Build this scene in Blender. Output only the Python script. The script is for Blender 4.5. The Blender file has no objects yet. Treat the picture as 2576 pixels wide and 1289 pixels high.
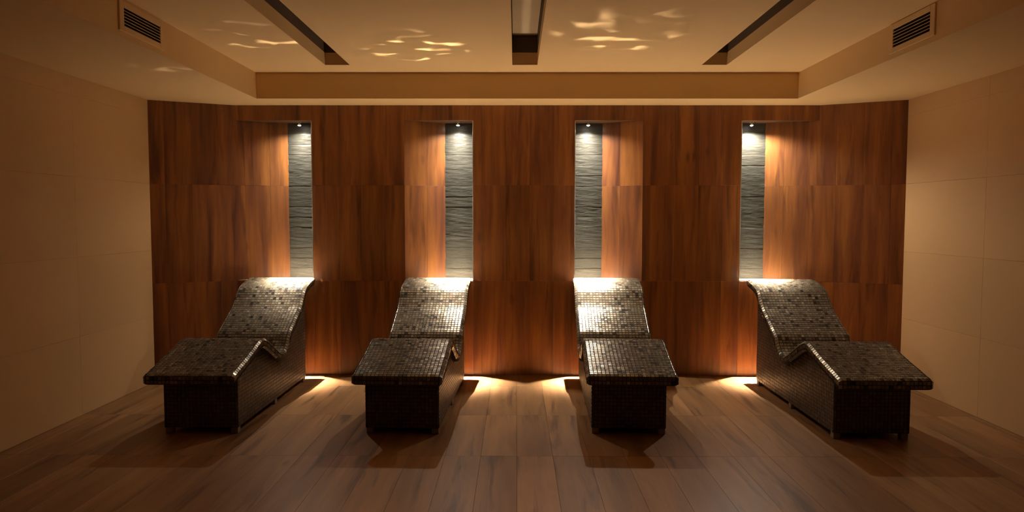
import bpy, bmesh, math, random
from mathutils import Vector, Matrix, Quaternion
C = bpy.context.scene.collection
SC = bpy.context.scene
R = math.radians

# ------------------------------------------------------------------ camera
F_PX, PITCH, YAW, ROLL = 1743.38, 0.0556687, 0.0054030, 0.00089904
cam_d = bpy.data.cameras.new('camera'); cam = bpy.data.objects.new('camera', cam_d); C.objects.link(cam)
cam_d.sensor_fit = 'HORIZONTAL'; cam_d.sensor_width = 36.0; cam_d.lens = 36.0 * F_PX / 2576.0
cam_d.clip_start = 0.05
fwd = Vector((-math.sin(YAW) * math.cos(PITCH), math.cos(YAW) * math.cos(PITCH), -math.sin(PITCH)))
rt = Vector((math.cos(YAW), math.sin(YAW), 0)); up = rt.cross(fwd)
r2 = math.cos(ROLL) * rt + math.sin(ROLL) * up; u2 = -math.sin(ROLL) * rt + math.cos(ROLL) * up
m = Matrix.Identity(4)
for i, v in enumerate((r2, u2, -fwd)):
    for k in range(3): m[k][i] = v[k]
m.translation = (0, 0, 1.5)
cam.matrix_world = m
SC.camera = cam

# ------------------------------------------------------------------ world, exposure
w = bpy.data.worlds.new('world'); SC.world = w; w.use_nodes = True
w.node_tree.nodes['Background'].inputs[0].default_value = (1.0, 0.6, 0.35, 1)
w.node_tree.nodes['Background'].inputs[1].default_value = 0.0
SC.view_settings.view_transform = 'Standard'; SC.view_settings.look = 'None'
SC.view_settings.gamma = 1.0; SC.view_settings.use_curve_mapping = False
SC.view_settings.exposure = 0.02
SC.cycles.use_denoising = True
SC.cycles.max_bounces = 14; SC.cycles.diffuse_bounces = 10; SC.cycles.glossy_bounces = 6
SC.cycles.sample_clamp_indirect = 16.0; SC.cycles.blur_glossy = 1.0

LAMP_COL = (1.0, 0.89, 0.74)
# each niche lamp: strength of the narrow core, its half width in degrees, strength of the spill, how fast it falls, sideways and forward tilt
LAMPS = [(950.0, 6.8, 8.5, 5.8, 0.0, 8.0), (1400.0, 6.8, 12.5, 7.0, 0.0, 8.0), (1400.0, 6.8, 12.5, 7.0, 0.0, 8.0), (1250.0, 6.8, 5.5, 1.2, 2.0, 8.0)]
ROOM_FILL = 0.35                          # added soft fill from behind the camera, lifts the dark parts
FLOOR_SPOT = 60.0                         # added unseen spot that brightens the foreground floor

def area(name, loc, target, size, watts, col):
    d = bpy.data.lights.new(name, 'AREA'); d.shape = 'RECTANGLE'; d.size, d.size_y = size; d.energy = watts; d.color = col
    o = bpy.data.objects.new(name, d); C.objects.link(o); o.location = loc
    o.rotation_euler = (Vector(target) - Vector(loc)).to_track_quat('-Z', 'Y').to_euler()
    return o
area('added_room_fill', (0.1, -1.6, 2.0), (0.1, 6.0, 1.2), (3.0, 1.0), ROOM_FILL, (1.0, 0.84, 0.86))  # unseen area light added as fill, not a lamp of the room

dl = bpy.data.lights.new('added_floor_spot', 'SPOT'); dl.energy = FLOOR_SPOT; dl.color = (1.0, 0.66, 0.42); dl.spot_size = R(66); dl.spot_blend = 1.0; dl.shadow_soft_size = 0.06  # spot without a fitting, added for the near floor
o = bpy.data.objects.new('added_floor_spot', dl); C.objects.link(o); o.location = (0.1, 2.75, 2.74)

# ------------------------------------------------------------------ helpers
def mesh_obj(name, verts, faces, mat, parent=None, tint=None, smooth=False):
    me = bpy.data.meshes.new(name); me.from_pydata(verts, [], faces); me.update()
    if mat: me.materials.append(mat)
    if tint is not None: set_tint(me, tint)
    if smooth:
        for p in me.polygons: p.use_smooth = True
    o = bpy.data.objects.new(name, me); C.objects.link(o)
    if parent: o.parent = parent
    return o
def set_tint(me, face_cols):
    a = me.color_attributes.new('tint', 'FLOAT_COLOR', 'CORNER')
    buf = []
    for p, c in zip(me.polygons, face_cols): buf.extend(list(c) * p.loop_total)
    a.data.foreach_set('color', buf)
class MB:
    def __init__(s): s.v = []; s.f = []
    def poly(s, pts):
        n = len(s.v); s.v += [tuple(p) for p in pts]; s.f.append(tuple(range(n, n + len(pts))))
    def box(s, a, b):
        (x0, y0, z0), (x1, y1, z1) = a, b; n = len(s.v)
        s.v += [(x0,y0,z0),(x1,y0,z0),(x1,y1,z0),(x0,y1,z0),(x0,y0,z1),(x1,y0,z1),(x1,y1,z1),(x0,y1,z1)]
        s.f += [tuple(n + i for i in f) for f in ((0,3,2,1),(4,5,6,7),(0,1,5,4),(1,2,6,5),(2,3,7,6),(3,0,4,7))]
    def bbox(s, a, b, ch=0.002):
        """a box whose edges are chamfered"""
        (x0, y0, z0), (x1, y1, z1) = a, b
        bm = bmesh.new(); bmesh.ops.create_cube(bm, size=1)
        for v in bm.verts: v.co = Vector(((x0+x1)/2 + v.co.x*(x1-x0), (y0+y1)/2 + v.co.y*(y1-y0), (z0+z1)/2 + v.co.z*(z1-z0)))
        bmesh.ops.bevel(bm, geom=bm.edges[:], offset=ch, segments=1, affect='EDGES')
        s.add_bm(bm); bm.free()
    def add_bm(s, bm):
        bm.verts.index_update(); n = len(s.v)
        s.v += [tuple(v.co) for v in bm.verts]; s.f += [tuple(n + v.index for v in f.verts) for f in bm.faces]
    def lathe(s, prof, seg=24, M=Matrix.Identity(4)):
        n = len(s.v); k = len(prof)
        for i in range(seg):
            a = 2*math.pi*i/seg
            for r, z in prof: s.v.append(tuple(M @ Vector((r*math.cos(a), r*math.sin(a), z))))
        for i in range(seg):
            j = (i+1) % seg
            for q in range(k-1): s.f.append((n+i*k+q, n+j*k+q, n+j*k+q+1, n+i*k+q+1))
    def build(s, name, mat, parent=None, **kw): return mesh_obj(name, s.v, s.f, mat, parent, **kw)
def thing(name, label, cat, loc=(0,0,0), rz=0, group=None):
    o = bpy.data.objects.new(name, None); C.objects.link(o); o.location = loc; o.rotation_euler = (0,0,rz)
    o.empty_display_size = 0.1
    o['label'] = label; o['category'] = cat
    if group: o['group'] = group
    return o
def structure(o): o['kind'] = 'structure'; return o

# ------------------------------------------------------------------ materials
class N:
    def __init__(s, name):
        s.m = bpy.data.materials.new(name); s.m.use_nodes = True; s.t = s.m.node_tree; s.b = s.t.nodes['Principled BSDF']
    def n(s, typ, **kw):
        x = s.t.nodes.new('ShaderNode' + typ)
        for k, v in kw.items(): setattr(x, k, v)
        return x
    def l(s, a, b): s.t.links.new(a, b)
    def math(s, op, a, b=None):
        x = s.n('Math', operation=op)
        for i, v in enumerate((a, b)):
            if v is None: continue
            if isinstance(v, (int, float)): x.inputs[i].default_value = v
            else: s.l(v, x.inputs[i])
        return x.outputs[0]
    def mix(s, f, a, b, mode='MIX'):
        x = s.n('Mix', data_type='RGBA', blend_type=mode)
        for i, v in ((0, f), (6, a), (7, b)):
            if isinstance(v, (int, float)): x.inputs[i].default_value = v
            elif isinstance(v, tuple): x.inputs[i].default_value = (*v, 1) if len(v) == 3 else v
            else: s.l(v, x.inputs[i])
        return x.outputs[2]
    def ramp(s, f, stops):
        x = s.n('ValToRGB'); e = x.color_ramp.elements
        while len(e) < len(stops): e.new(0.5)
        for i, (p, c) in enumerate(stops): e[i].position = p; e[i].color = (*c, 1) if len(c) == 3 else c
        s.l(f, x.inputs[0]); return x.outputs[0]
    def noise(s, vec, scale, detail=4, rough=0.55, dist=0.0):
        x = s.n('TexNoise'); x.inputs['Scale'].default_value = scale; x.inputs['Detail'].default_value = detail
        x.inputs['Roughness'].default_value = rough; x.inputs['Distortion'].default_value = dist
        s.l(vec, x.inputs['Vector']); return x.outputs['Fac']
    def mapping(s, vec, scale):
        x = s.n('Mapping'); x.inputs['Scale'].default_value = scale; s.l(vec, x.inputs['Vector']); return x.outputs[0]
    def bump(s, h, strength, dist):
        x = s.n('Bump'); x.inputs['Strength'].default_value = strength; x.inputs['Distance'].default_value = dist
        s.l(h, x.inputs['Height']); s.l(x.outputs[0], s.b.inputs['Normal'])
    def set(s, **kw):
        for k, v in kw.items():
            i = s.b.inputs[k.replace('_', ' ')]
            if isinstance(v, (int, float)): i.default_value = v
            elif isinstance(v, tuple): i.default_value = (*v, 1) if len(v) == 3 else v
            else: s.l(v, i)
        return s

def wood(name, light, mid, dark, rough, along, var=0.5, streak=0.6):
    """wood-look porcelain: each plank draws its own grain from its random number; the grain runs along 'along'"""
    g = N(name)
    tc = g.n('TexCoord'); oi = g.n('ObjectInfo')
    off = g.n('CombineXYZ')
    g.l(g.math('MULTIPLY', oi.outputs['Random'], 37.0), off.inputs[0]); g.l(g.math('MULTIPLY', oi.outputs['Random'], 91.0), off.inputs[1]); g.l(g.math('MULTIPLY', oi.outputs['Random'], 53.0), off.inputs[2])
    ad = g.n('VectorMath', operation='ADD'); g.l(tc.outputs['Object'], ad.inputs[0]); g.l(off.outputs[0], ad.inputs[1]); p = ad.outputs[0]
    st = (1, 1, 0.07) if along == 'Z' else (1, 0.07, 1)
    st2 = (1, 1, 0.075) if along == 'Z' else (1, 0.075, 1)
    warp = g.noise(p, 2.2, 2)
    wv = g.n('VectorMath', operation='ADD'); sc = g.n('VectorMath', operation='SCALE'); sc.inputs['Scale'].default_value = 0.05
    cx = g.n('CombineXYZ'); g.l(warp, cx.inputs[0]); g.l(cx.outputs[0], sc.inputs[0]); g.l(p, wv.inputs[0]); g.l(sc.outputs[0], wv.inputs[1])
    q = wv.outputs[0]
    n1 = g.noise(g.mapping(q, st), 26, 6, 0.62)           # fine grain
    n2 = g.noise(g.mapping(q, st2), 7.5, 4, 0.6, 0.25)    # broad figure
    n3 = g.noise(g.mapping(q, st2), 13, 3, 0.55, 0.5)      # dark mineral streaks
    col = g.ramp(n2, [(0.30, mid), (0.62, light)])
    col = g.mix(g.math('MULTIPLY', g.ramp(n1, [(0.40, (0,0,0)), (0.68, (1,1,1))]), 0.45), col, mid)
    sm = g.ramp(n3, [(0.55, (0,0,0)), (0.70, (1,1,1))])
    col = g.mix(g.math('MULTIPLY', sm, streak), col, dark)
    # knots, few and far
    vo = g.n('TexVoronoi', feature='F1'); vo.inputs['Scale'].default_value = 2.6
    g.l(g.mapping(q, (1.2, 1.2, 0.45) if along == 'Z' else (1.2, 0.45, 1.2)), vo.inputs['Vector'])
    kn = g.ramp(vo.outputs['Distance'], [(0.02, (1,1,1)), (0.085, (0,0,0))])
    rings = g.math('ABSOLUTE', g.math('SINE', g.math('MULTIPLY', vo.outputs['Distance'], 260.0)))
    col = g.mix(g.math('MULTIPLY', kn, g.math('ADD', g.math('MULTIPLY', rings, 0.3), 0.35)), col, dark)
    # plank to plank tone
    wn = g.n('TexWhiteNoise', noise_dimensions='1D'); g.l(g.math('MULTIPLY', oi.outputs['Random'], 917.0), wn.inputs['W'])
    tone = g.math('ADD', g.math('MULTIPLY', wn.outputs['Value'], var), 1.0 - var * 0.5)
    hs = g.n('HueSaturation'); g.l(tone, hs.inputs['Value']); g.l(col, hs.inputs['Color'])
    g.set(Base_Color=hs.outputs[0], Roughness=rough, Specular_IOR_Level=0.4)
    g.bump(n1, 0.12, 0.002)
    return g.m

def plain(name, col, rough, spec=0.3, metal=0.0, bump=None):
    g = N(name); tc = g.n('TexCoord')
    f = g.noise(tc.outputs['Object'], 3.0, 3)
    c = g.mix(g.math('MULTIPLY', f, 0.35), col, tuple(x * 0.86 for x in col))
    g.set(Base_Color=c, Roughness=rough, Specular_IOR_Level=spec, Metallic=metal)
    if bump: g.bump(g.noise(tc.outputs['Object'], bump[0], 3), bump[1], bump[2])
    return g.m

def wall_paint(name, col, rough):
    g = N(name); tc = g.n('TexCoord'); oi = g.n('ObjectInfo')
    f = g.noise(tc.outputs['Object'], 1.3, 4)
    f2 = g.noise(tc.outputs['Object'], 9.0, 4)
    c = g.mix(g.math('MULTIPLY', f, 0.30), col, tuple(x * k for x, k in zip(col, (0.84, 0.82, 0.78))))
    c = g.mix(g.math('MULTIPLY', f2, 0.12), c, tuple(x * 0.8 for x in col))
    hs = g.n('HueSaturation'); g.l(g.math('ADD', g.math('MULTIPLY', oi.outputs['Random'], 0.05), 0.975), hs.inputs['Value']); g.l(c, hs.inputs['Color'])
    g.set(Base_Color=hs.outputs[0], Roughness=rough, Specular_IOR_Level=0.25)
    g.bump(g.noise(tc.outputs['Object'], 160, 3), 0.06, 0.001)
    return g.m

def tile_mat(name='mosaic_glaze', metal=0.5, rough=0.21):
    g = N(name); at = g.n('Attribute', attribute_name='tint'); tc = g.n('TexCoord')
    f = g.noise(tc.outputs['Object'], 190, 3, 0.6)
    c = g.mix(g.math('MULTIPLY', f, 0.5), at.outputs['Color'], g.mix(1.0, at.outputs['Color'], (0.55, 0.52, 0.46), 'MULTIPLY'))
    wv = g.n('TexWave', wave_type='BANDS', bands_direction='DIAGONAL'); wv.inputs['Scale'].default_value = 55; wv.inputs['Distortion'].default_value = 3.0
    g.l(tc.outputs['Object'], wv.inputs['Vector'])
    foil = g.math('MULTIPLY', g.ramp(wv.outputs['Fac'], [(0.70, (0,0,0)), (0.85, (1,1,1))]), at.outputs['Alpha'])
    c = g.mix(g.math('MULTIPLY', foil, 0.6), c, (0.75, 0.70, 0.60))
    g.set(Base_Color=c, Roughness=g.math('ADD', g.math('MULTIPLY', f, 0.12), rough), Metallic=metal, Specular_IOR_Level=0.5)
    g.bump(f, 0.10, 0.0015)
    return g.m

def slate_mat():
    g = N('split_slate'); tc = g.n('TexCoord'); oi = g.n('ObjectInfo')
    off = g.n('CombineXYZ'); g.l(g.math('MULTIPLY', oi.outputs['Random'], 61.0), off.inputs[0]); g.l(g.math('MULTIPLY', oi.outputs['Random'], 23.0), off.inputs[2])
    ad = g.n('VectorMath', operation='ADD'); g.l(tc.outputs['Object'], ad.inputs[0]); g.l(off.outputs[0], ad.inputs[1])
    p = g.mapping(ad.outputs[0], (1, 1, 4.2))
    f = g.noise(p, 11, 6, 0.65, 0.6); f2 = g.noise(p, 60, 4, 0.65)
    c = g.ramp(f, [(0.3, (0.044, 0.046, 0.039)), (0.7, (0.088, 0.085, 0.071))])
    g.set(Base_Color=c, Roughness=0.36, Specular_IOR_Level=0.6)
    g.bump(g.math('ADD', f, g.math('MULTIPLY', f2, 0.4)), 0.5, 0.005)
    return g.m

def emit(name, col, s):
    g = N(name); g.set(Base_Color=(0.9, 0.9, 0.9), Emission_Color=col, Emission_Strength=s); return g.m

WOOD_WALL = wood('wall_wood', (0.37, 0.150, 0.042), (0.140, 0.052, 0.030), (0.058, 0.022, 0.018), 0.31, 'Z', 0.26, 0.6)
WOOD_FLOOR = wood('floor_wood', (0.32, 0.166, 0.066), (0.19, 0.095, 0.037), (0.08, 0.037, 0.018), 0.40, 'Y', 0.34, 0.75)
PAINT = wall_paint('ceiling_paint', (0.79, 0.565, 0.295), 0.8)
WALLTILE = wall_paint('side_wall_tile', (0.66, 0.425, 0.205), 0.62)
FRONTWALL = plain('front_wall_dark', (0.14, 0.075, 0.04), 0.5)  # unseen wall kept dark so that it bounces less light
GROUT = plain('dark_joint', (0.17, 0.10, 0.056), 0.9, 0.1)
WGROUT = plain('wall_joint', (0.66, 0.46, 0.25), 0.9, 0.1)
TGROUT = plain('mosaic_grout', (0.042, 0.036, 0.031), 0.85, 0.2)
TILE = tile_mat()
TILE_SIDE = tile_mat('mosaic_glaze_body', 0.2, 0.30)
SLATE = slate_mat()
LEDGE = plain('ledge_stone', (0.54, 0.45, 0.34), 0.45)
TRIM = plain('trim_metal', (0.75, 0.72, 0.66), 0.35, 0.5, 0.7)
DARKWOOD = plain('niche_soffit_wood', (0.12, 0.06, 0.03), 0.6)
SLOT = plain('slot_dark', (0.11, 0.08, 0.058), 0.8, 0.1)
DIFF = plain('diffuser_white', (0.84, 0.68, 0.46), 0.5)
GRILLE = plain('grille_paint', (0.79, 0.57, 0.31), 0.5, 0.4)
DUCT_SHADE = plain('duct_shade', (0.02, 0.017, 0.015), 0.9, 0.05)  # dark colour standing in for the shade inside the duct
FOOT = plain('foot_stone', (0.27, 0.21, 0.155), 0.7)
CHROME = plain('lamp_chrome', (0.75, 0.70, 0.62), 0.25, 0.5, 1.0)
BULB = emit('lamp_bulb', (1.0, 0.90, 0.74), 60.0)

# ------------------------------------------------------------------ room data
YW = 6.518                                   # face of the wooden wall
XL, XR = -3.281, 3.475
ZS, ZC = 2.543, 2.769                        # dropped border and raised centre of the ceiling
YS, XSL, XSR = 6.155, -2.283, 2.471
YF = -2.6                                    # wall behind the camera
ZN0, ZN1, DN = 0.905, 2.403, 0.20            # niche bottom, top and depth
END_Y = 6.217
# niche: (outer x where the slanted panel meets the wall, x where panel meets slate, inner x, lamp x)
NICHES = [(-2.627, -2.192, -1.908, -2.051), (-1.043, -0.679, -0.3985, -0.548), (1.187, 0.829, 0.5495, 0.684), (2.824, 2.392, 2.101, 2.225)]
WARM = random.Random(7)

# ------------------------------------------------------------------ floor
b = MB(); b.box((XL - .1, YF - .1, -.12), (XR + .1, YW + .35, -.012))
floor = structure(b.build('floor', GROUT))
FW, FX0 = 0.2265, 0.008
rows = [YW + .02, 6.088, 5.184, 4.284, 3.384, 2.484, 1.584, 0.684, -0.216, -1.116, YF]
k0 = math.floor((XL - FX0) / FW); k1 = math.ceil((XR - FX0) / FW)
G = 0.0004
def plank_mesh(name, w, d, h, mat, ch=0.0006):
    """a floor plank lying about its own centre, top at z = 0"""
    q = MB(); q.bbox((-w/2, -d/2, -h), (w/2, d/2, 0), ch)
    me = bpy.data.meshes.new(name); me.from_pydata(q.v, [], q.f); me.materials.append(mat); return me
cache = {}
for j in range(len(rows) - 1):
    y1, y0 = rows[j], rows[j+1]
    for k in range(k0, k1):
        x0, x1 = max(FX0 + k*FW, XL), min(FX0 + (k+1)*FW, XR)
        if x1 - x0 < .02: continue
        key = (round(x1-x0, 4), round(y1-y0, 4))
        if key not in cache: cache[key] = plank_mesh('floor_plank', x1-x0-2*G, y1-y0-2*G, .011, WOOD_FLOOR)
        o = bpy.data.objects.new('plank', cache[key]); C.objects.link(o); o.parent = floor
        o.location = ((x0+x1)/2, (y0+y1)/2, -WARM.random()*0.0006)

# ------------------------------------------------------------------ side walls (large tiles) and wall behind the camera
def side_wall(name, x, sgn, yend):
    b = MB()
    xa, xb = (x - .15, x - .006) if sgn > 0 else (x + .006, x + .15)
    b.box((xa, YF - .1, -.01), (xb, yend + .35, ZS + .02))
    o = structure(b.build(name, WGROUT))
    ys = []; y = 5.16
    while y < yend: ys.append(y); y += 1.2
    y = 5.16 - 1.2
    while y > YF: ys.insert(0, y); y -= 1.2
    ys = [YF] + ys + [yend + .06]
    zs = [0, .6, 1.2, 1.8, 2.4, ZS]
    for i in range(len(ys)-1):
        for j in range(len(zs)-1):
            q = MB(); g = 0.0005
            hy, hz = (ys[i+1]-ys[i])/2 - g, (zs[j+1]-zs[j])/2 - g
            q.bbox((-.006, -hy, -hz), (0, hy, hz), .0006) if sgn > 0 else q.bbox((0, -hy, -hz), (.006, hy, hz), .0006)
            p = q.build('wall_tile', WALLTILE, o)
            p.location = (x + WARM.uniform(-.0004, .0004), (ys[i]+ys[i+1])/2, (zs[j]+zs[j+1])/2)
    return o
side_wall('wall_left', XL, 1, END_Y)
side_wall('wall_right', XR, -1, END_Y)
b = MB(); b.box((XL - .15, YF - .2, -.1), (XR + .15, YF, ZC + .3)); structure(b.build('wall_front', FRONTWALL))

# ------------------------------------------------------------------ ceiling with raised centre and three light slots
SLOTS = [(-1.591, -1.386), (-0.031, 0.179), (1.544, 1.752)]
SY0, SY1 = 0.9, 5.851
b = MB()
T = ZC + .45
b.box((XL - .15, YF - .2, ZS), (XSL, YW + .4, T)); b.box((XSR, YF - .2, ZS), (XR + .15, YW + .4, T))
b.box((XSL, YS, ZS), (XSR, YW + .4, T)); b.box((XSL, YF - .2, ZS), (XSR, YF + 1.0, T))
xs = [XSL] + [v for s in SLOTS for v in s] + [XSR]
for i in range(0, len(xs), 2): b.box((xs[i], YF + 1.0, ZC), (xs[i+1], YS, ZC + .101))
for s in SLOTS:
    b.box((s[0], YF + 1.0, ZC), (s[1], SY0, ZC + .101)); b.box((s[0], SY1, ZC), (s[1], YS, ZC + .101))
b.box((XSL, YF + 1.0, T - .02), (XSR, YS, T))
ceiling = structure(b.build('ceiling', PAINT))
slot_names = ['long recessed light slot in the ceiling above the two left loungers, switched off',
              'middle recessed light slot in the ceiling, pale diffuser seen inside',
              'long recessed light slot in the ceiling above the two right loungers, switched off']
for (x0, x1), lab in zip(SLOTS, slot_names):
    cx = (x0 + x1)/2
    t = thing('recessed_light_slot', lab, 'ceiling light', (cx, (SY0+SY1)/2, ZC + .101), 0, 'recessed slots in the ceiling')
    hw, hl, h = (x1-x0)/2, (SY1-SY0)/2, .146
    q = MB(); th = .01
    q.box((-hw-th, -hl-th, .0), (-hw, hl+th, h+th)); q.box((hw, -hl-th, .0), (hw+th, hl+th, h+th))
    q.box((-hw, -hl-th, .0), (hw, -hl, h+th)); q.box((-hw, hl, .0), (hw, hl+th, h+th)); q.box((-hw, -hl, h+.004), (hw, hl, h+th))
    q.build('housing', SLOT, t)
    q = MB(); q.bbox((-hw+.002, -hl+.002, h-.004), (hw-.002, hl-.002, h+.004), .002); q.build('diffuser', DIFF, t)

# ------------------------------------------------------------------ air grilles on the dropped border
def grille(label, x, sgn, y0, y1, z0, z1):
    t = thing('air_grille', label, 'vent', (x, (y0+y1)/2, (z0+z1)/2), 0, 'air grilles in the ceiling border')
    hy, hz = (y1-y0)/2, (z1-z0)/2; fy, fzb, fzt = .046, .034, .036
    def bx(q, xa, ya, za, xb, yb, zb, ch=.0015):
        q.bbox((min(sgn*xa, sgn*xb), ya, za), (max(sgn*xa, sgn*xb), yb, zb), ch)
    q = MB()
    bx(q, 0, -hy-fy, -hz-fzb, .009, -hy, hz+fzt); bx(q, 0, hy, -hz-fzb, .009, hy+fy, hz+fzt)
    bx(q, 0, -hy, -hz-fzb, .009, hy, -hz); bx(q, 0, -hy, hz, .009, hy, hz+fzt)
    q.build('frame', GRILLE, t)
    q = MB(); bx(q, .0002, -hy, -hz, .0018, hy, hz, .0004); q.build('duct_backing', DUCT_SHADE, t)  # flat dark plate in place of a shaded hole
    n = 5
    for i in range(n):
        z = -hz + (i + .9) * 2*hz/(n + .8)
        q = MB(); bx(q, -.0045, -hy, -.0012, .0045, hy, .0012, .0006)
        s = q.build('slat', GRILLE, t); s.location = (sgn*.0062, 0, z); s.rotation_euler = (0, sgn*R(38), 0)
    return t
grille('slatted air grille on the ceiling border near the left wall', XSL, 1, 4.082, 4.496, 2.611, 2.716)
grille('slatted air grille on the ceiling border near the right wall', XSR, -1, 4.208, 4.616, 2.611, 2.728)

# ------------------------------------------------------------------ wooden wall with four niches
b = MB()
ya, yb = YW + .010, YW + .34
flats = sorted([(min(n[0], n[2]), max(n[0], n[2])) for n in NICHES])
xs = [NICHES[0][0]]
for a, c in flats:
    b.box((a, ya, -.01), (c, yb, ZN0 - .004)); b.box((a, ya, ZN1 + .004), (c, yb, ZS + .02)); b.box((a, YW + DN + .016, ZN0 - .004), (c, yb, ZN1 + .004))
gaps = [(flats[i][1], flats[i+1][0]) for i in range(3)]
for a, c in gaps: b.box((a, ya, -.01), (c, yb, ZS + .02))
# solid wedge behind each slanted panel
for n in NICHES:
    s = .012
    tri = [(n[0], YW + .010), (n[1], YW + DN + .016), (n[0], YW + DN + .016)]
    if n[0] > n[1]: tri = [tri[0], tri[2], tri[1]]
    lo = [(x, y, ZN0 - .004) for x, y in tri]; hi = [(x, y, ZN1 + .004) for x, y in tri]
    b.poly(lo[::-1]); b.poly(hi)
    for i in range(3): b.poly([lo[i], lo[(i+1) % 3], hi[(i+1) % 3], hi[i]])
# wings that bend towards the room
def wing(p0, p1):
    p0, p1 = Vector(p0), Vector(p1); L = (p1 - p0).length
    return [tuple(p0 + (p1 - p0)*(t/L)) for t in (0, .175, .4, .625, .85, 1.075)] + [tuple(p1)]
LEFT_WING = wing((-2.192, YW + DN), (XL, END_Y))
RIGHT_WING = wing((2.392, YW + DN), (XR, END_Y))
for wg in (LEFT_WING, RIGHT_WING):
    for (x0, y0), (x1, y1) in zip(wg[:-1], wg[1:]):
        pts = [(x0, y0 + .0112), (x1, y1 + .0112), (x1, yb), (x0, yb)]
        lo = [(x, y, -.01) for x, y in pts]; hi = [(x, y, ZS + .02) for x, y in pts]
        b.poly(lo); b.poly(hi)
        for i in range(4): b.poly([lo[i], lo[(i+1) % 4], hi[(i+1) % 4], hi[i]])
wall = structure(b.build('wall_back', GROUT))

def wall_plank(p0, p1, z0, z1, mat=None, name='plank'):
    """a plank 10 mm thick whose face runs from p0 to p1 (plan) between z0 and z1; its origin is at its centre"""
    p0, p1 = Vector(p0), Vector(p1); L = (p1 - p0).length; g = .0004
    q = MB(); q.bbox((-L/2+g, 0, -(z1-z0)/2+g), (L/2-g, .011, (z1-z0)/2-g), .0005)
    o = q.build(name, mat or WOOD_WALL, wall)
    o.location = ((p0.x+p1.x)/2, (p0.y+p1.y)/2 - WARM.random()*.0006, (z0+z1)/2)
    o.rotation_euler = (0, 0, math.atan2(p1.y-p0.y, p1.x-p0.x))
    return o
ROWS = [(0, .9), (.9, 1.8), (1.8, ZS)]
def columns(xs, rowset=ROWS):
    for a, c in zip(xs[:-1], xs[1:]):
        for z0, z1 in rowset: wall_plank((a, YW), (c, YW), z0, z1)
columns([-1.908, -1.66, -1.452, -1.235, -1.043])
columns([-.3985, -.32, -.095, .13, .355, .5495])
columns([1.187, 1.26, 1.485, 1.71, 1.935, 2.101])
for n in NICHES:
    a, c = min(n[0], n[2]), max(n[0], n[2]); w3 = (c - a)/3
    cuts = [a, a + .225, a + .45, c]
    columns(cuts, [(0, .9), (ZN1, ZS)])
    # slanted panel, two planks wide
    P0, P1 = Vector((n[0], YW)), Vector((n[1], YW + DN)); d = (P1 - P0).normalized(); Lp = (P1 - P0).length; wid = .2 if abs(n[0]) > 2 else .225
    Pm = P0 + d * wid
    for A, Bq in (((P0, Pm), (Pm, P1)) if abs(n[0]) < 2 else ()):
        for z0, z1 in ((ZN0, 1.8), (1.8, ZN1)):
            if n[0] < n[1]: wall_plank(A, Bq, z0, z1)
            else: wall_plank(Bq, A, z0, z1)
    # ledge, niche top, inner return and corner trim
    sg = 1 if n[2] > n[0] else -1
    q = MB(); pts = [(n[0], YW + .001), (n[2], YW + .001), (n[2], YW + DN), (n[1], YW + DN)]
    if sg < 0: pts = pts[::-1]
    lo = [(x, y, ZN0 - .018) for x, y in pts]; hi = [(x, y, ZN0 + .003) for x, y in pts]
    q.poly(lo[::-1]); q.poly(hi)
    for i in range(4): q.poly([lo[i], lo[(i+1) % 4], hi[(i+1) % 4], hi[i]])
    q.build('niche_ledge', LEDGE, wall)
    q = MB(); lo = [(x, y, ZN1) for x, y in pts]; hi = [(x, y, ZN1 + .012) for x, y in pts]
    q.poly(lo[::-1]); q.poly(hi)
    for i in range(4): q.poly([lo[i], lo[(i+1) % 4], hi[(i+1) % 4], hi[i]])
    q.build('niche_soffit', DARKWOOD, wall)
    q = MB(); x0, x1 = sorted((n[2], n[2] + sg*.012)); q.box((x0, YW + .012, ZN0), (x1, YW + DN + .02, ZN1)); q.build('niche_return', DARKWOOD, wall)
    q = MB(); x0, x1 = sorted((n[2] - sg*.007, n[2] + sg*.001)); q.bbox((x0, YW - .001, ZN0 + .003), (x1, YW + .012, ZN1 - .004), .001); q.build('corner_trim', TRIM, wall)
    # split slate tiles
    hts = 15; dz = (ZN1 - ZN0 - .004)/hts
    xa, xb = sorted((n[1] - sg*.004, n[2]))
    rs = random.Random(int(n[3]*1000))
    for i in range(hts):
        nx, nz = 9, 8; w_, h_ = (xb - xa), dz - .0014
        ph = [rs.uniform(0, 9) for _ in range(6)]; tilt = rs.uniform(-.0006, .0016); pr = rs.uniform(-.0010, .0012); lip = rs.choice([.0003, .0006, .0014, .0026])
        V = []; Fq = []
        for kz in range(nz+1):
            for kx in range(nx+1):
                u, v = kx/nx, kz/nz
                e = .0006*math.sin(9*v + 3*u + ph[0]) * math.sin(5*u + ph[1]) + .0004*math.sin(17*v + 7*u + ph[2]) + rs.uniform(-.0004, .0004)
                if i == hts-1: e *= .4
                e -= lip*max(0, (v-.74)/.26)**2; e += lip*.25*max(0, (.2-v)/.2)
                V.append((-w_/2 + u*w_, -pr - tilt*(v-.5)*2 - e, -h_/2 + v*h_))
        for kz in range(nz):
            for kx in range(nx): a0 = kz*(nx+1)+kx; Fq.append((a0, a0+1, a0+nx+2, a0+nx+1))
        # rim to the back
        rim = [kx for kx in range(nx+1)] + [(k+1)*(nx+1)+nx for k in range(nz)] + [nz*(nx+1)+nx-1-k for k in range(nx)] + [(nz-1-k)*(nx+1) for k in range(nz-1)]
        n0 = len(V)
        for r_ in rim: V.append((V[r_][0], .02, V[r_][2]))
        for k in range(len(rim)): k2 = (k+1) % len(rim); Fq.append((rim[k2], rim[k], n0+k, n0+k2))
        o = mesh_obj('slate_tile', V, Fq, SLATE, wall)
        o.location = ((xa+xb)/2, YW + DN - .002, ZN0 + .003 + (i+.5)*dz)
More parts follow.
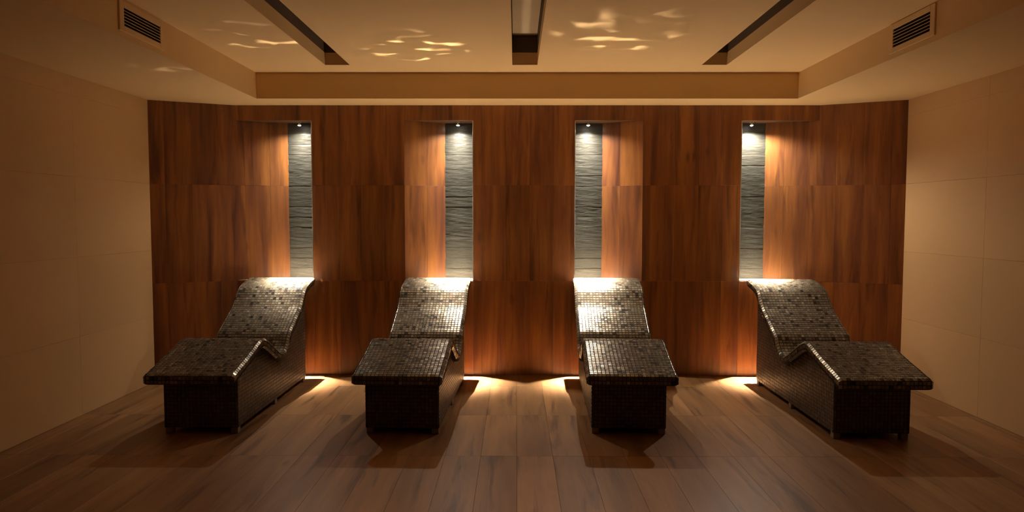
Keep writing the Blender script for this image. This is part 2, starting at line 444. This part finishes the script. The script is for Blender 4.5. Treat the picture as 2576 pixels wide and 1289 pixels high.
for wg in (LEFT_WING, RIGHT_WING):
    for A, Bq in zip(wg[:-1], wg[1:]):
        for z0, z1 in ROWS:
            wall_plank(A, Bq, z0, z1) if A[0] < Bq[0] else wall_plank(Bq, A, z0, z1)

# ------------------------------------------------------------------ niche lamps
LAMP_LABELS = ['small spot lamp at the top of the leftmost slate niche', 'small spot lamp in the second slate niche from the left',
               'small spot lamp in the third slate niche from the left', 'small spot lamp at the top of the rightmost slate niche']
def reflector_spot(name, parent, loc, direction, par):
    """a reflector lamp: the candela curve is a narrow bell plus a wide spill"""
    core, width, spill, k, _, _ = par
    d = bpy.data.lights.new(name, 'SPOT'); d.energy = 4*math.pi; d.color = LAMP_COL; d.spot_size = R(156); d.spot_blend = .5; d.shadow_soft_size = .013
    d.use_nodes = True; t = d.node_tree; em = t.nodes['Emission']
    def mt(op, a, b=None):
        x = t.nodes.new('ShaderNodeMath'); x.operation = op
        for i, v in enumerate((a, b)):
            if v is None: continue
            if isinstance(v, (int, float)): x.inputs[i].default_value = v
            else: t.links.new(v, x.inputs[i])
        return x.outputs[0]
    tc = t.nodes.new('ShaderNodeTexCoord'); sp = t.nodes.new('ShaderNodeSeparateXYZ'); t.links.new(tc.outputs['Normal'], sp.inputs[0])
    c = mt('ABSOLUTE', sp.outputs[2])
    bell = mt('MULTIPLY', mt('EXPONENT', mt('MULTIPLY', mt('SUBTRACT', 1.0, c), -2.0/R(width)**2)), core)
    wide = mt('MULTIPLY', mt('POWER', c, k), spill)
    t.links.new(mt('ADD', mt('ADD', bell, wide), 1.4 if spill > 8.8 else (1.0 if spill > 6 else 1.6)), em.inputs['Strength'])
    o = bpy.data.objects.new(name, d); C.objects.link(o); o.parent = parent; o.location = loc
    o.rotation_euler = Vector(direction).to_track_quat('-Z', 'Y').to_euler()
    return o
for n, par, lab in zip(NICHES, LAMPS, LAMP_LABELS):
    base = Vector((n[3], YW + .095, ZN1))
    t = thing('spot_lamp', lab, 'lamp', base, 0, 'spot lamps in the wall niches')
    q = MB(); q.lathe([(0, -.006), (.021, -.006), (.024, -.004), (.024, 0), (0, 0)], 24); q.build('ceiling_plate', CHROME, t, smooth=False)
    q = MB(); q.lathe([(0, -.02), (.006, -.02), (.006, -.005), (0, -.005)], 12); q.build('stem', CHROME, t)
    d = Vector((math.tan(R(par[4])), -math.tan(R(par[5])), -1)).normalized()
    Q = Matrix.Translation((0, 0, -.028)) @ d.to_track_quat('Z', 'Y').to_matrix().to_4x4()
    q = MB(); q.lathe([(0, -.014), (.010, -.012), (.0165, -.002), (.0175, .006), (.0155, .006), (.0145, .002)], 24, Q); q.build('reflector', CHROME, t, smooth=True)
    q = MB(); q.lathe([(.0145, .003), (.0135, .007), (.009, .0105), (0, .012)], 24, Q); q.build('bulb', BULB, t, smooth=True)
    reflector_spot('beam', t, Vector((0, 0, -.028)) + d * .016, d, par)

# ------------------------------------------------------------------ added spots standing in for light off the glossy headrests
def glint(x, y, z, target, watts, size, seed, scale, lo, hi):
    """an added lamp, masked by a noise gobo, imitating broken reflections off the headrest tiles"""
    d = bpy.data.lights.new('added_glint_spot', 'SPOT'); d.energy = watts; d.color = (1.0, 0.80, 0.56); d.spot_size = R(size); d.spot_blend = .6; d.shadow_soft_size = .004
    d.use_nodes = True; t = d.node_tree; em = t.nodes['Emission']
    tc = t.nodes.new('ShaderNodeTexCoord'); mp = t.nodes.new('ShaderNodeMapping'); mp.inputs['Location'].default_value = (seed, seed*.37, 0); mp.inputs['Scale'].default_value = (.85, 1.2, 0)
    nz = t.nodes.new('ShaderNodeTexNoise'); nz.inputs['Scale'].default_value = scale; nz.inputs['Detail'].default_value = 0.6; nz.inputs['Distortion'].default_value = 0.5
    rp = t.nodes.new('ShaderNodeMapRange'); rp.inputs['From Min'].default_value = lo; rp.inputs['From Max'].default_value = hi; rp.interpolation_type = 'SMOOTHSTEP'
    pw = t.nodes.new('ShaderNodeMath'); pw.operation = 'POWER'; pw.inputs[1].default_value = 2.0
    t.links.new(tc.outputs['Normal'], mp.inputs['Vector']); t.links.new(mp.outputs[0], nz.inputs['Vector']); t.links.new(nz.outputs['Fac'], rp.inputs['Value'])
    t.links.new(rp.outputs[0], pw.inputs[0]); t.links.new(pw.outputs[0], em.inputs['Strength'])
    o = bpy.data.objects.new('added_glint_spot', d); C.objects.link(o); o.location = (x, y, z)
    o.rotation_euler = (Vector(target) - Vector((x, y, z))).to_track_quat('-Z', 'Y').to_euler()
for hx, wt in ((-2.06, 20), (-.60, 29), (.72, 29), (2.2, 36)):          # added spot per headrest, imitating its broad sheen on the ceiling
    d = bpy.data.lights.new('added_sheen_spot', 'SPOT'); d.energy = wt; d.color = (1.0, 0.78, 0.52); d.spot_size = R(112); d.spot_blend = .8; d.shadow_soft_size = .12
    o = bpy.data.objects.new('added_sheen_spot', d); C.objects.link(o); o.location = (hx, 6.30, 1.0); o.rotation_euler = Vector((0, -.42, 1)).to_track_quat('-Z', 'Y').to_euler()
glint(-.60, 6.25, .98, (-.76, 5.28, 2.77), 420, 25, 3.1, 15, .49, .74)
glint(.72, 6.25, .98, (.72, 4.92, 2.77), 280, 26, 7.7, 14, .50, .76)
glint(-2.06, 6.25, .98, (-1.83, 5.0, 2.77), 240, 19, 5.2, 14, .50, .78)
glint(-2.2, 6.22, .98, (-2.5, 5.15, 2.54), 60, 20, 9.4, 11, .50, .80)

for px, tx, tz, wt, sz in ((-1.875, -1.835, .905, .55, 16), (-1.875, -1.815, .80, .30, 12), (-.405, -.345, .905, .35, 14), (-.405, -.365, .76, .22, 12), (.555, .505, .95, .35, 14), (.555, .490, .83, .40, 12)):  # small added spots imitating tile glints on the wooden wall
    d = bpy.data.lights.new('added_glint_spot', 'SPOT'); d.energy = wt; d.color = (1.0, 0.80, 0.55); d.spot_size = R(sz); d.spot_blend = 1.0; d.shadow_soft_size = .003
    o = bpy.data.objects.new('added_glint_spot', d); C.objects.link(o); o.location = (px, 6.462, .965)
    o.rotation_euler = (Vector((tx, YW, tz)) - Vector((px, 6.462, .965))).to_track_quat('-Z', 'Y').to_euler()

# ------------------------------------------------------------------ mosaic loungers
TOP = [(-.160, .452), (-.03, .487), (.10, .521), (.22, .557), (.30, .583), (.36, .596), (.42, .592), (.50, .560), (.60, .508), (.70, .455),
       (.77, .422), (.825, .409), (.875, .424), (.92, .466), (.975, .538), (1.04, .578), (1.12, .625), (1.20, .672), (1.268, .712), (1.315, .752), (1.36, .800),
       (1.398, .842), (1.437, .872), (1.49, .893), (1.56, .911), (1.63, .925), (1.70, .936)]
def catmull(P, step=.008):
    P = [Vector((*p,)) for p in P]; P = [2*P[0]-P[1]] + P + [2*P[-1]-P[-2]]
    out = []
    for i in range(1, len(P)-2):
        n = max(2, int((P[i+1]-P[i]).length/step))
        for k in range(n):
            t = k/n; a, b_, c, d = P[i-1], P[i], P[i+1], P[i+2]
            out.append(.5*((2*b_) + (c-a)*t + (2*a-5*b_+4*c-d)*t*t + (3*b_-a-3*c+d)*t**3))
    out.append(P[-2]); return out
def resample(P, step):
    d = [0]
    for a, c in zip(P[:-1], P[1:]): d.append(d[-1] + (c-a).length)
    n = int(round(d[-1]/step)); out = []; j = 0
    for i in range(n+1):
        s = d[-1]*i/n
        while j < len(d)-2 and d[j+1] < s: j += 1
        out.append(P[j] + (P[j+1]-P[j])*((s-d[j])/max(1e-9, d[j+1]-d[j])))
    return out
curve = catmull(TOP)
def arc(c, r, a0, a1, n=7): return [Vector((c[0] + r*math.cos(R(a0+(a1-a0)*i/n)), c[1] + r*math.sin(R(a0+(a1-a0)*i/n)))) for i in range(n+1)]
t0 = (curve[1]-curve[0]).normalized(); t1 = (curve[-1]-curve[-2]).normalized()
rn = .026
n0 = Vector((-t0.y, t0.x)); n1 = Vector((-t1.y, t1.x))
c0 = curve[0] - n0*rn; ang0 = math.degrees(math.atan2(n0.y, n0.x))
c1 = curve[-1] - n1*rn; ang1 = math.degrees(math.atan2(n1.y, n1.x))
nose = [Vector((c0.x - rn, c0.y - .034))] + [Vector((c0.x - rn, c0.y - .017))] + arc(c0, rn, 180, ang0)
tail = arc(c1, rn, ang1, 0) + [Vector((c1.x + rn, c1.y - .02))]
PATH = resample(nose[:-1] + curve + tail[1:], .0262/3)          # three samples per tile row
NP = len(PATH)
def tang(i):
    a = PATH[max(0, i-1)]; c = PATH[min(NP-1, i+1)]; return (c-a).normalized()
def rot90(v): return Vector((-v.y, v.x))
THK, SW, ER = .070, .605, .020
TW = .0124
COLS = 21; CP = (SW - 2*ER)/COLS
def under(p_top_i):
    return curve[p_top_i] - rot90((curve[min(len(curve)-1, p_top_i+1)] - curve[max(0, p_top_i-1)]).normalized())*THK
def tint_of(rs):
    r = rs.random()
    if r < .055: c = (.040, .034, .028)
    elif r < .13: c = (.080, .066, .050)
    elif r < .22: c = (.18, .130, .090)
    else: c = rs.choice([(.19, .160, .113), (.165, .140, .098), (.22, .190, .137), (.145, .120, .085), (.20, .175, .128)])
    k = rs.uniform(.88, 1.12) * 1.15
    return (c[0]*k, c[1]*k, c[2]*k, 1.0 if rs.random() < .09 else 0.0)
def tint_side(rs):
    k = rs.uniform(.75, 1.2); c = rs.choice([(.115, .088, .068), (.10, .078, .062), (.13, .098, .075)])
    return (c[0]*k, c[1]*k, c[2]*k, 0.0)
def tile_verts(o, ex, ey, ez, hx, hy, rs, h=.0024, jit=1.0):
    """ten-triangle tile: four sloping sides and a slightly tilted face; o lies on the grout surface"""
    be = .0019; tx, ty = rs.gauss(0, .013)*jit, rs.gauss(0, .013)*jit; dh = rs.uniform(-.0003, .0003)
    V = []
    for sx, sy in ((-1,-1),(1,-1),(1,1),(-1,1)): V.append(o + ex*(sx*hx) + ey*(sy*hy) - ez*.001)
    for sx, sy in ((-1,-1),(1,-1),(1,1),(-1,1)): V.append(o + ex*(sx*(hx-be)) + ey*(sy*(hy-be)) + ez*(h + dh + sx*hx*tx + sy*hy*ty))
    return V
TF = [(4,5,6,7),(0,1,5,4),(1,2,6,5),(2,3,7,6),(3,0,4,7)]
X = Vector((1,0,0))
def lift(p, x=0): return Vector((x, p.x, p.y))
# section polygon of the shell core (y, z)
def resample_n(P, n):
    d = [0]
    for a, c in zip(P[:-1], P[1:]): d.append(d[-1] + (c-a).length)
    out = []; j = 0
    for i in range(n):
        q = d[-1]*i/(n-1)
        while j < len(d)-2 and d[j+1] < q: j += 1
        out.append(P[j] + (P[j+1]-P[j])*((q-d[j])/max(1e-9, d[j+1]-d[j])))
    return out
core_top = [PATH[i] - rot90(tang(i))*.0015 for i in range(0, NP, 2)]
MT = len(core_top)
und = [Vector((c0.x - rn + .006, c0.y - .042)), Vector((c0.x - .002, c0.y - rn - .022))] + [under(i) for i in range(3, len(curve)-2, 3)] + [Vector((c1.x + rn - .004, c1.y - .032))]
SECTION = core_top + resample_n(und, MT)[::-1]
def inset(poly, d):
    n = len(poly); out = []
    for i in range(n):
        a, p, c = poly[i-1], poly[i], poly[(i+1) % n]
        t = (c-a)
        if t.length < 1e-9: out.append(p.copy()); continue
        nn = rot90(t.normalized()); out.append(p - nn*d)      # path runs foot to head along the top: outside is +rot90
    return out
def shell_core():
    loops = []
    for sx in (-1, 1):
        for a in ((90, 60, 30, 0) if sx < 0 else (0, 30, 60, 90)):
            x = sx*(SW/2 - ER + ER*math.sin(R(a)) - .0015); loops.append((x, inset(SECTION, ER*(1-math.cos(R(a))))))
    V = []; Fq = []; n = len(SECTION)
    for x, pl in loops: V += [(x, p.x, p.y) for p in pl]
    for i in range(len(loops)-1):
        for k in range(n): k2 = (k+1) % n; Fq.append((i*n+k, (i+1)*n+k, (i+1)*n+k2, i*n+k2))
    me = bpy.data.meshes.new('seat_shell'); me.from_pydata(V, [], Fq); me.materials.append(TGROUT)
    bm = bmesh.new(); bm.from_mesh(me)
    bm.verts.ensure_lookup_table()
    for st in (0, (len(loops)-1)*n):
        for k in range(MT-1): bm.faces.new([bm.verts[st+k], bm.verts[st+k+1], bm.verts[st+n-2-k], bm.verts[st+n-1-k]])
    bmesh.ops.recalc_face_normals(bm, faces=bm.faces[:])
    bm.to_mesh(me); bm.free()
    return me
SHELL = shell_core()
BW, BL, BZ = .508, 1.55, .042                    # body width, length, lift over the floor
def under_z(y):
    """height of the shell's underside over the body at y"""
    best = None
    pts = [under(i) for i in range(len(curve))]
    zs = []
    for a, c in zip(pts[:-1], pts[1:]):
        lo, hi = min(a.x, c.x), max(a.x, c.x)
        if lo - 1e-6 <= y <= hi + 1e-6 and hi > lo: zs.append(a.y + (c.y-a.y)*(y-a.x)/(c.x-a.x))
    return min(zs) if zs else .38
UZ = [under_z(i*BL/62) for i in range(63)]
def uz(y):
    f = max(0, min(61.999, y/BL*62)); i = int(f); return UZ[i] + (UZ[i+1]-UZ[i])*(f-i)
def body_core():
    ch = .012
    prof = [(i*BL/62, UZ[i] + .018) for i in range(63)]
    V = []; Fq = []
    xs = [-BW/2, BW/2]
    n = len(prof)
    for x in xs: V += [(x, y, z) for y, z in prof] + [(x, y, BZ) for y, z in prof]
    w2 = 2*n
    for k in range(n-1):
        Fq += [(k, k+1, w2+k+1, w2+k), (n+k, w2+n+k, w2+n+k+1, n+k+1), (k, n+k, n+k+1, k+1), (w2+k, w2+k+1, w2+n+k+1, w2+n+k)]
    Fq += [(0, w2, w2+n, n), (n-1, w2-1, w2+w2-1, w2+n-1)]
    me = bpy.data.meshes.new('body'); me.from_pydata(V, [], Fq); me.materials.append(TGROUT)
    bm = bmesh.new(); bm.from_mesh(me)
    bmesh.ops.recalc_face_normals(bm, faces=bm.faces[:]); bm.to_mesh(me); bm.free()
    return me
BODY = body_core()
IND_ROWS = range(5, 19)                          # the rows of the foot slope: 14 x 21 tiles stand as parts
prs = random.Random(99)
VARIANTS = []
for i in range(36):
    V = tile_verts(Vector((0,0,0)), Vector((1,0,0)), Vector((0,1,0)), Vector((0,0,1)), TW, .0119, prs)
    me = bpy.data.meshes.new('mosaic_tile'); me.from_pydata(V, [], TF); me.materials.append(TILE); set_tint(me, [tint_of(prs)]*5); VARIANTS.append(me)
fm = MB(); fm.bbox((-.024, -.024, 0), (.024, .024, BZ + .004), .003)
FOOT_ME = bpy.data.meshes.new('foot'); FOOT_ME.from_pydata(fm.v, [], fm.f); FOOT_ME.materials.append(FOOT)
def part(name, me, parent, loc=(0,0,0)):
    o = bpy.data.objects.new(name, me); C.objects.link(o); o.parent = parent; o.location = loc; return o
def lounger(label, x, y, rz, seed):
    rs = random.Random(seed)
    t = thing('mosaic_lounger', label, 'lounger', (x, y, 0), rz, 'mosaic loungers along the wooden wall')
    part('seat_shell', SHELL, t); part('body', BODY, t)
    for fy in (.03, BL*.5, BL - .03):
        for sx in (-1, 1): part('foot', FOOT_ME, t, (sx*(BW/2 - .026), fy, 0))
    V = []; Fq = []; cols = []
    def put(o, ex, ey, ez, hx, hy, tint, jit=1.0):
        n = len(V); V.extend(tuple(v) for v in tile_verts(o, ex, ey, ez, hx, hy, rs, jit=jit)); Fq.extend(tuple(n+i for i in f) for f in TF); cols.extend([tint]*5)
    nrow = (NP - 1)//3
    for r in range(nrow):
        i = r*3 + 1 if r*3+1 < NP else NP-1
        p = PATH[i]; tg = tang(i); nm = rot90(tg); ey = Vector((0, tg.x, tg.y)); ez = Vector((0, nm.x, nm.y)); P = Vector((0, p.x, p.y)) - ez*.0015
        for c in range(COLS):
            o = P + X*(-SW/2 + ER + (c+.5)*CP)
            if r in IND_ROWS:
                ob = bpy.data.objects.new('mosaic_tile', rs.choice(VARIANTS)); C.objects.link(ob); ob.parent = t
                M = Matrix.Identity(4)
                for k, v in enumerate((X, ey, ez)):
                    for q in range(3): M[q][k] = v[q]
                M.translation = o; ob.matrix_local = M
            else: put(o, X, ey, ez, TW, .0119, tint_of(rs))
        for sx in (-1, 1):
            d45 = (X*sx + ez).normalized()
            o = P + X*sx*(SW/2 - ER + ER*.707) - ez*(ER*(1-.707)); exx = (ez*-sx + X).normalized()
            put(o - d45*.0012, exx, ey, d45, .0125, .0119, tint_of(rs), 1.4)
            if 2 <= r < nrow-1:
                put(P + X*sx*(SW/2 - .0015) - ez*(ER + .0135), ez*-sx, ey, X*sx, .0125, .0119, tint_of(rs))
                d = (X*sx - ez).normalized()
                if 3 <= r < nrow - 2 and not (.70 < p.x < .93):
                    put(P + X*sx*(SW/2 - ER + ER*.707) - ez*(THK - ER*.293 - .002), (X + ez*sx).normalized(), ey, d, .011, .0115, tint_side(rs))
    o = mesh_obj('mosaic_tiling', V, Fq, TILE, t, cols); o['kind'] = 'stuff'
    # body: front, sides and corner strips
    V = []; Fq = []; cols = []
    Z = Vector((0,0,1)); Yv = Vector((0,1,0)); pz = .0262
    nz = int((.40 - BZ)/pz); nf = 18; pf = (BW - .028)/nf
    for k in range(nz + 1):
        z = BZ + (k+.5)*pz
        for c in range(nf):
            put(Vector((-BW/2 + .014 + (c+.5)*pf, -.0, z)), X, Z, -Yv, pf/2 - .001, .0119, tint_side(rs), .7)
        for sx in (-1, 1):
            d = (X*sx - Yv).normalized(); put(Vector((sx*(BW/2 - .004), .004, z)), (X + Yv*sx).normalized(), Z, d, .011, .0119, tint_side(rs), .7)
    ny = int((BL - .014)/pz)
    for sx in (-1, 1):
        for j in range(ny):
            y = .014 + (j+.5)*(BL - .014)/ny; top = uz(y) + .004
            k = 0
            while BZ + (k+1)*pz < top + pz*.4:
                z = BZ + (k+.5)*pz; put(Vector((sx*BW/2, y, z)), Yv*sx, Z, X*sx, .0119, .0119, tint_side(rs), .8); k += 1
    o = mesh_obj('mosaic_cladding', V, Fq, TILE_SIDE, t, cols); o['kind'] = 'stuff'
    return t
lounger('dark mosaic lounger nearest the left wall, in front of the leftmost niche', -2.180, 4.722, 0.0, 11)
lounger('gold and grey mosaic lounger in front of the second niche from the left', -0.785, 4.722, -R(2.2), 22)
lounger('gold and grey mosaic lounger in front of the third niche from the left', 0.783, 4.728, -R(1.9), 33)
lounger('dark mosaic lounger nearest the right wall, in front of the rightmost niche', 2.408, 4.628, -R(0.5), 44)
